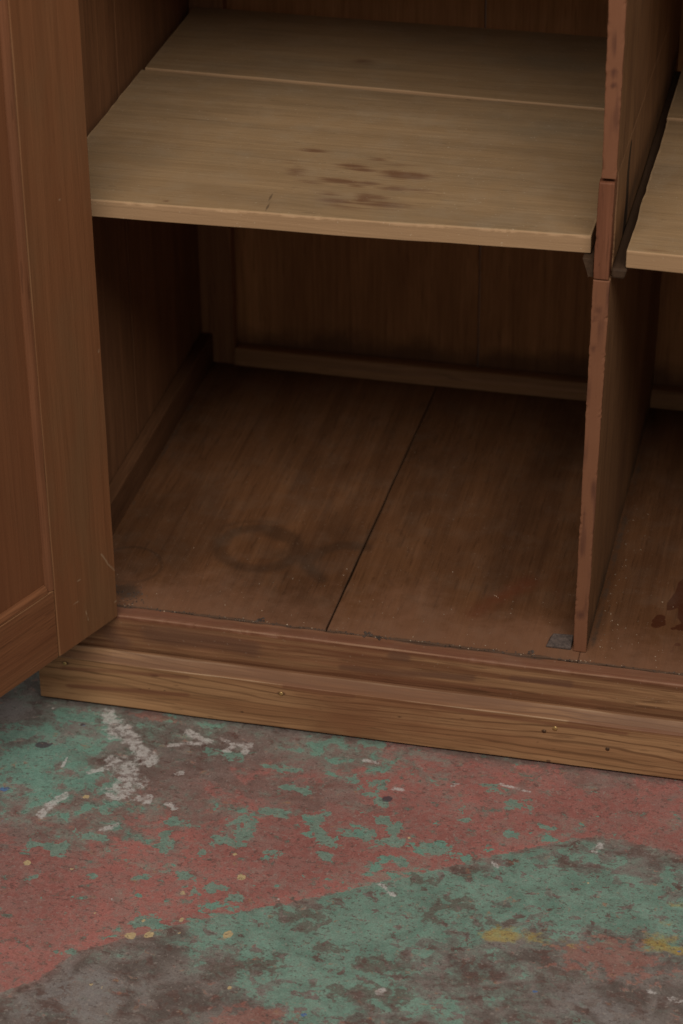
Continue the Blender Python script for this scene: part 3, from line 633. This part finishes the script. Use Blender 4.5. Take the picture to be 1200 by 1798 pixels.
# --- shelves ------------------------------------------------------------------------
H = .4643
def shelf_attrs(Hz, marks, grime_shade_px=(), cracks=()):
    def streak(P, uvw):
        v = np.full(len(P), -1.0)
        for px, py, hl, ht, s in marks:
            hl *= 1.35; ht *= 1.25; c_ = at(px, py, 'z', Hz); v = np.maximum(v, s*(1.25 - np.hypot((P[:, 0]-c_[0])/(hl*.00062), (P[:, 1]-c_[1])/(ht*.00125))))
        return np.where(uvw[:, 2] > .5, np.clip(v, -1, 1.2), -1)
    def grime_shade(P, uvw):  # grime, with shade painted in as darker patches
        v = vnoise(P[:, 0], P[:, 1]*3, 7, 15)*.9
        for px, py, rx, ry, s in grime_shade_px:
            c_ = at(px, py, 'z', Hz); v = v + s*np.exp(-((P[:, 0]-c_[0])/(rx*.0006))**2 - ((P[:, 1]-c_[1])/(ry*.0011))**2)
        return np.where(uvw[:, 2] > .5, v, -1)
    def crack(P, uvw):
        v = np.full(len(P), -1.0)
        for pts in cracks: v = np.maximum(v, 1 - seg_dist(P[:, 0], P[:, 1], pxy(pts, 'z', Hz))/.0032)
        return np.where(uvw[:, 2] > .5, v, -1)
    def facef(P, uvw): return np.where(uvw[:, 1] < .001, 1.0, -1.0)
    return {'streak': streak, 'grime_shade': grime_shade, 'crack': crack, 'facef': facef}
marks = [(553, 263, 20, 4, .8), (520, 300, 16, 9, .62), (513, 283, 22, 4, .5), (620, 290, 22, 5, .95), (636, 296, 20, 4, .9), (667, 278, 15, 3, .8), (713, 307, 34, 7, 1.1), (690, 300, 20, 4, .7), (693, 328, 22, 6, .62), (600, 316, 30, 4, 1.0),
         (648, 320, 20, 4, .85), (587, 350, 28, 5, .8), (575, 339, 18, 5, .6), (640, 346, 14, 10, .85), (672, 358, 38, 6, .9), (655, 344, 22, 4, .7), (735, 333, 35, 4, .45), (610, 363, 30, 4, .4), (545, 318, 22, 3, .5), (700, 288, 25, 3, .5), (625, 324, 14, 2.5, .8),
         (340, 365, 7, 2.5, .9), (292, 352, 5, 2, .8)]
grm_shade = [(230, 180, 120, 60, .5), (240, 290, 60, 40, .35), (950, 250, 130, 60, .45), (640, 310, 140, 50, .25)]  # grime patches; the right-hand one also paints in shade
crk = [[(478, 337), (474, 350), (468, 369)], [(828, 176), (818, 174)]]
def shelf(nm_loc, Hz, x0, x1, yfl, yfr, ysl, ysr, yb, th, marks_f, marks_r, xr0, label=None, seed=50):
    s = empty('shelf', nm_loc, cup); s.matrix_parent_inverse = cup.matrix_basis.inverted()
    def wf(x, y, z, u, v, w_):
        f_ = yfl+(yfr-yfl)*u; r_ = ysl+(ysr-ysl)*u
        return [x + np.where(u < .01, vnoise(y, y*0, 60, seed)*.0013, 0), f_+(r_-f_)*v, z - .0012*np.sin(u*3.1)*(1-v)]
    def wr(x, y, z, u, v, w_):
        f_ = ysl+.0016+(ysr-ysl)*u
        return [x, f_+(yb-f_)*v, z+.0017]
    board('plank', M_shelf, s, (x0, 0, Hz-th), (x1, .33, Hz), (180, 110, 6), .0012, warp=wf, attrs=marks_f, wob=.0006, seed=seed, nick=(2, .0022))
    board('plank', M_shelf, s, (xr0, .34, Hz-th), (x1+.001, yb, Hz), (150, 60, 6), .0012, warp=wr, attrs=marks_r, wob=.0005, seed=seed+4)
    return s
rear_marks = [(638, 110, 18, 5, .75), (715, 58, 16, 12, .3)]
shelf((-.28, .27, H), H, -.5478, -.0048, -.0042, .0163, .3400, .3265, .5400, .0184, shelf_attrs(H, marks, grm_shade, crk), shelf_attrs(H, rear_marks, [(950, 120, 150, 60, .5), (350, 60, 80, 40, .3)]), -.5444, seed=50)
H2 = .457
shelf((.29, .27, H2), H2, .0300, XR-.006, .0061, .0010, .3335, .3300, .5400, .0185, shelf_attrs(H2, [(1150, 440, 20, 3, .3)], [(1180, 300, 60, 60, .3)]), shelf_attrs(H2, [], []), .0290, seed=60)
# unseen upper shelves, added to shade the boards below
shelf((-.28, .27, .855), .855, -.5478, -.0048, .01, .01, .33, .33, .53, .0184, shelf_attrs(.855, []), shelf_attrs(.855, []), -.5444, seed=70)
shelf((.29, .27, .855), .855, .0300, XR-.006, .01, .01, .33, .33, .53, .0184, shelf_attrs(.855, []), shelf_attrs(.855, []), .029, seed=74)
# cleats under the shelves
def cleat(lo, hi, taper, seed):
    def wp(x, y, z, u, v, w_): return [x + taper*(1-w_)*.006*np.where(u < .5, 1, 0) if taper > 0 else x - (-taper)*(1-w_)*.003*np.where(u > .5, 1, 0), y, z]
    return board('cleat', M_cleat, cup, lo, hi, (2, 12, 3), .0022, warp=wp, wob=.0008, seed=seed)
cleat((-.0110, .0075, .4256), (-.0004, .525, .4444), 1, 80)
cleat((.0172, .0050, .4275), (.0325, .525, .4380), -1, 81)
for xx in (XL+.0003, XR-.0153):
    for zz in (.4252, .816):
        board('cleat', M_framey, cup, (xx, -.003 if False else .003, zz), (xx+.015, .5305, zz+.0185 if zz < .6 else zz+.019), (2, 12, 2), .0015, seed=83)
for lo, hi in (((-.0128, .015, .8155), (-.0004, .525, .835)), ((.0192, .015, .8155), (.032, .525, .835))):
    board('cleat', M_cleat, cup, lo, hi, (2, 12, 2), .002, seed=84)
p = at(1086, 480, 'y', .003); disc('peg_hole', (p[0], .0050, p[2]), (0, -1, 0), .0024, .0004, M_lint, cup)

# little wedge by the foot of the divider
def wedge():
    V = [(-.0305, .0015, .0004), (-.0042, .0015, .0004), (-.0042, .021, .0004), (-.0290, .021, .0004), (-.0300, .0015, .0030), (-.0042, .0015, .0036), (-.0042, .0185, .0088), (-.0250, .0180, .0080)]
    F = [(3, 2, 1, 0), (4, 5, 6, 7), (0, 1, 5, 4), (1, 2, 6, 5), (2, 3, 7, 6), (3, 0, 4, 7)]
    return link('wedge', mesh('wedge', V, F), M_wedge, cup, .0008)
wedge()

# --- door, swung open ------------------------------------------------------------------
hp = at(208, 1082, 'y', -.0385)
ANG = math.radians(-112.65); D = np.array([math.cos(ANG), math.sin(ANG)]); Nn = np.array([-D[1], D[0]])     # inner face looks along Nn (towards the opening)
door = empty('door', (float(hp[0]), float(hp[1]), float(hp[2])), cup); door.matrix_parent_inverse = cup.matrix_basis.inverted()
DB, DT, DW, TH = max(float(hp[2]), .0006), TOP-.02, .520, .021
def dpos(s, d, z): return [hp[0]+D[0]*s+Nn[0]*d, hp[1]+D[1]*s+Nn[1]*d, z]
def dboard(name, mat, s0, s1, d0, d1, z0, z1, n, bevel=.0012, attrs=None, seed=90, wob=.0004, mod=None):
    def fn(u, v, w_):
        s = s0+(s1-s0)*u; d = d0+(d1-d0)*v; z = z0+(z1-z0)*w_
        if mod: s, d, z = mod(s, d, z, u, v, w_)
        s = s + vnoise(z, z*0, 14, seed)*wob*2; d = d + vnoise(s*3, z, 9, seed+1)*wob
        return dpos(s, d, z)
    P, F, uvw = gridbox(n, fn); F = [f[::-1] for f in F]
    me = mesh(name, P, F); set_attr(me, 'edge', edge_attr(uvw, (s1-s0, d1-d0, z1-z0), n))
    if attrs:
        for k, f in attrs.items(): set_attr(me, k, f(P, uvw))
    import bmesh as bm_
    b = bm_.new(); b.from_mesh(me); bm_.ops.recalc_face_normals(b, faces=b.faces); b.to_mesh(me); b.free()
    return link(name, me, mat, door, bevel)
nv = np.array([Nn[0], Nn[1], 0]); hp3 = np.array([hp[0], hp[1], 0])
def dpx(px, py):
    r = _F*FPX + _R*(px-600) - _U*(py-899); t = ((hp3-CAM)@nv)/(r@nv); q = CAM+t*r
    return (float((q-hp3)[:2]@D), float(q[2]))
def a_scratch(P, uvw):
    s = (P[:, 0]-hp[0])*D[0]+(P[:, 1]-hp[1])*D[1]; v = np.full(len(P), -1.0)
    for pts, wd in (([(178, 972), (190, 990), (204, 1004)], 2.0), ([(136, 1020), (142, 1018)], 2), ([(130, 1062), (138, 1056)], 2), ([(104, 350), (106, 352)], 2.5), ([(174, 614), (174, 618)], 2.5), ([(202, 1058), (207, 1054)], 3), ([(150, 1070), (156, 1090)], 1.5)):
        q = [dpx(*p_) for p_ in pts]; v = np.maximum(v, 1 - seg_dist(s, P[:, 2], q)/(wd*.0012))
    return v
SW = .0935
sa, sb = dpx(95, 1020), dpx(0, 1080)
RZ = .0835
dboard('stile', M_stile, 0.0, SW, -TH, 0.0, DB, DT, (40, 2, 420), .0013, attrs={'scratch': a_scratch}, seed=90)
dboard('stile', M_stile, DW-SW, DW, -TH, 0.0, DB, DT, (6, 2, 40), .0013, attrs={'scratch': a_scratch}, seed=91)
dboard('rail', M_rail, SW+.0006, DW-SW-.0006, -TH, -.0006, DB+.0004, RZ, (60, 2, 20), .0013, seed=92)
dboard('rail', M_rail, SW+.0006, DW-SW-.0006, -TH, -.0006, DT-.09, DT, (20, 2, 6), .0013, seed=93)
dboard('panel', M_panel, SW+.0006, DW-SW-.0006, -.0150, -.0055, RZ+.0006, DT-.0906, (30, 1, 90), .0008, seed=94)
# quarter-round beads round the panel
def bead(name, mat, a, b, z0, z1, along):
    n = 8; V = []; F = []
    prof = [(0.0, 0.0)] + [(.0085*math.cos(t), .0050*math.sin(t)) for t in np.linspace(0, math.pi/2, n)]      # (out from frame, up from panel)
    L = 60
    for i in range(L):
        f_ = i/(L-1); wv_ = float(vnoise(np.array([f_*9]), np.array([0.3]), 1, 5)[0])*.0006
        for (o_, u_) in prof:
            if along == 'z': V.append(dpos(a+b*(o_+wv_), -.0054+u_, z0+(z1-z0)*f_))
            else: V.append(dpos(a+(b-a)*f_, -.0054+u_, z0+z1*(o_+wv_)))
    m = len(prof)
    for i in range(L-1):
        for j in range(m):
            k = (j+1) % m; F.append((i*m+j, i*m+k, (i+1)*m+k, (i+1)*m+j))
    F.append(tuple(range(m))); F.append(tuple((L-1)*m+j for j in range(m))[::-1])
    me = mesh(name, V, F); set_attr(me, 'edge', [.02]*len(V))
    import bmesh as bm_
    q = bm_.new(); q.from_mesh(me); bm_.ops.recalc_face_normals(q, faces=q.faces); q.to_mesh(me); q.free()
    return link(name, me, mat, door, smooth=False)
bead('bead', M_bead, SW+.0008, 1, RZ+.0008, DT-.0908, 'z'); bead('bead', M_bead, DW-SW-.0008, -1, RZ+.0008, DT-.0908, 'z')
bead('bead', M_rail, SW+.0100, DW-SW-.0100, RZ+.0008, 1, 's'); bead('bead', M_rail, SW+.0100, DW-SW-.0100, DT-.0908, -1, 's')

# --- crumbs and lint (nobody could count them) -------------------------------------------
def debris(name, mat, spots, label):
    V = []; F = []
    for (x, y, z, r) in spots:
        b0 = len(V); a = random.uniform(0, 6.28)
        for k in range(4):
            t = a + k*1.5708 + random.uniform(-.4, .4); q = r*random.uniform(.6, 1.2); V.append((x+q*math.cos(t), y+q*math.sin(t), z-.0002))
        V.append((x+random.uniform(-.3, .3)*r, y+random.uniform(-.3, .3)*r, z+r*random.uniform(.5, .9)))
        for k in range(4): F.append((b0+k, b0+(k+1) % 4, b0+4))
        F.append((b0+3, b0+2, b0+1, b0))
    o = link(name, mesh(name, V, F), mat, cup); o['kind'] = 'stuff'; o['label'] = label; return o
sp = []
for _ in range(110): sp.append((random.uniform(-.52, .12), -.0165+abs(random.gauss(0, .07)), .0002, random.uniform(.0003, .0009)))
for _ in range(60): sp.append((random.uniform(-.52, .12), random.uniform(-.018, -.012), .0002, random.uniform(.0004, .0011)))
for _ in range(40): sp.append((.0185+abs(random.gauss(0, .012)), random.uniform(0, .3), .0002, random.uniform(.0004, .001)))
sp = [q for q in sp if q[1] < .5 and not (-.033 < q[0] < .019 and q[1] > -.001)]
debris('crumbs', M_crumb, sp, 'pale crumbs and grit on the bottom boards')
sp = []
for _ in range(130): sp.append((random.uniform(-.50, .12), random.gauss(-.0160, .0015), .0003, random.uniform(.0005, .0014)))
for _ in range(70): sp.append((-.482+random.gauss(0, .010), random.gauss(.002, .010), .0003, random.uniform(.0005, .0016)))
for px, py in ((458, 1088), (664, 1120), (933, 1147), (645, 1114)):
    c_ = at(px, py, 'z', 0)
    for _ in range(10): sp.append((c_[0]+random.gauss(0, .0022), c_[1]+random.gauss(0, .0018), .0004, random.uniform(.001, .0024)))
sp = [q for q in sp if not (-.033 < q[0] < .019 and q[1] > -.001)]
debris('lint', M_lint, sp, 'dark lint and crud packed along the front joint')
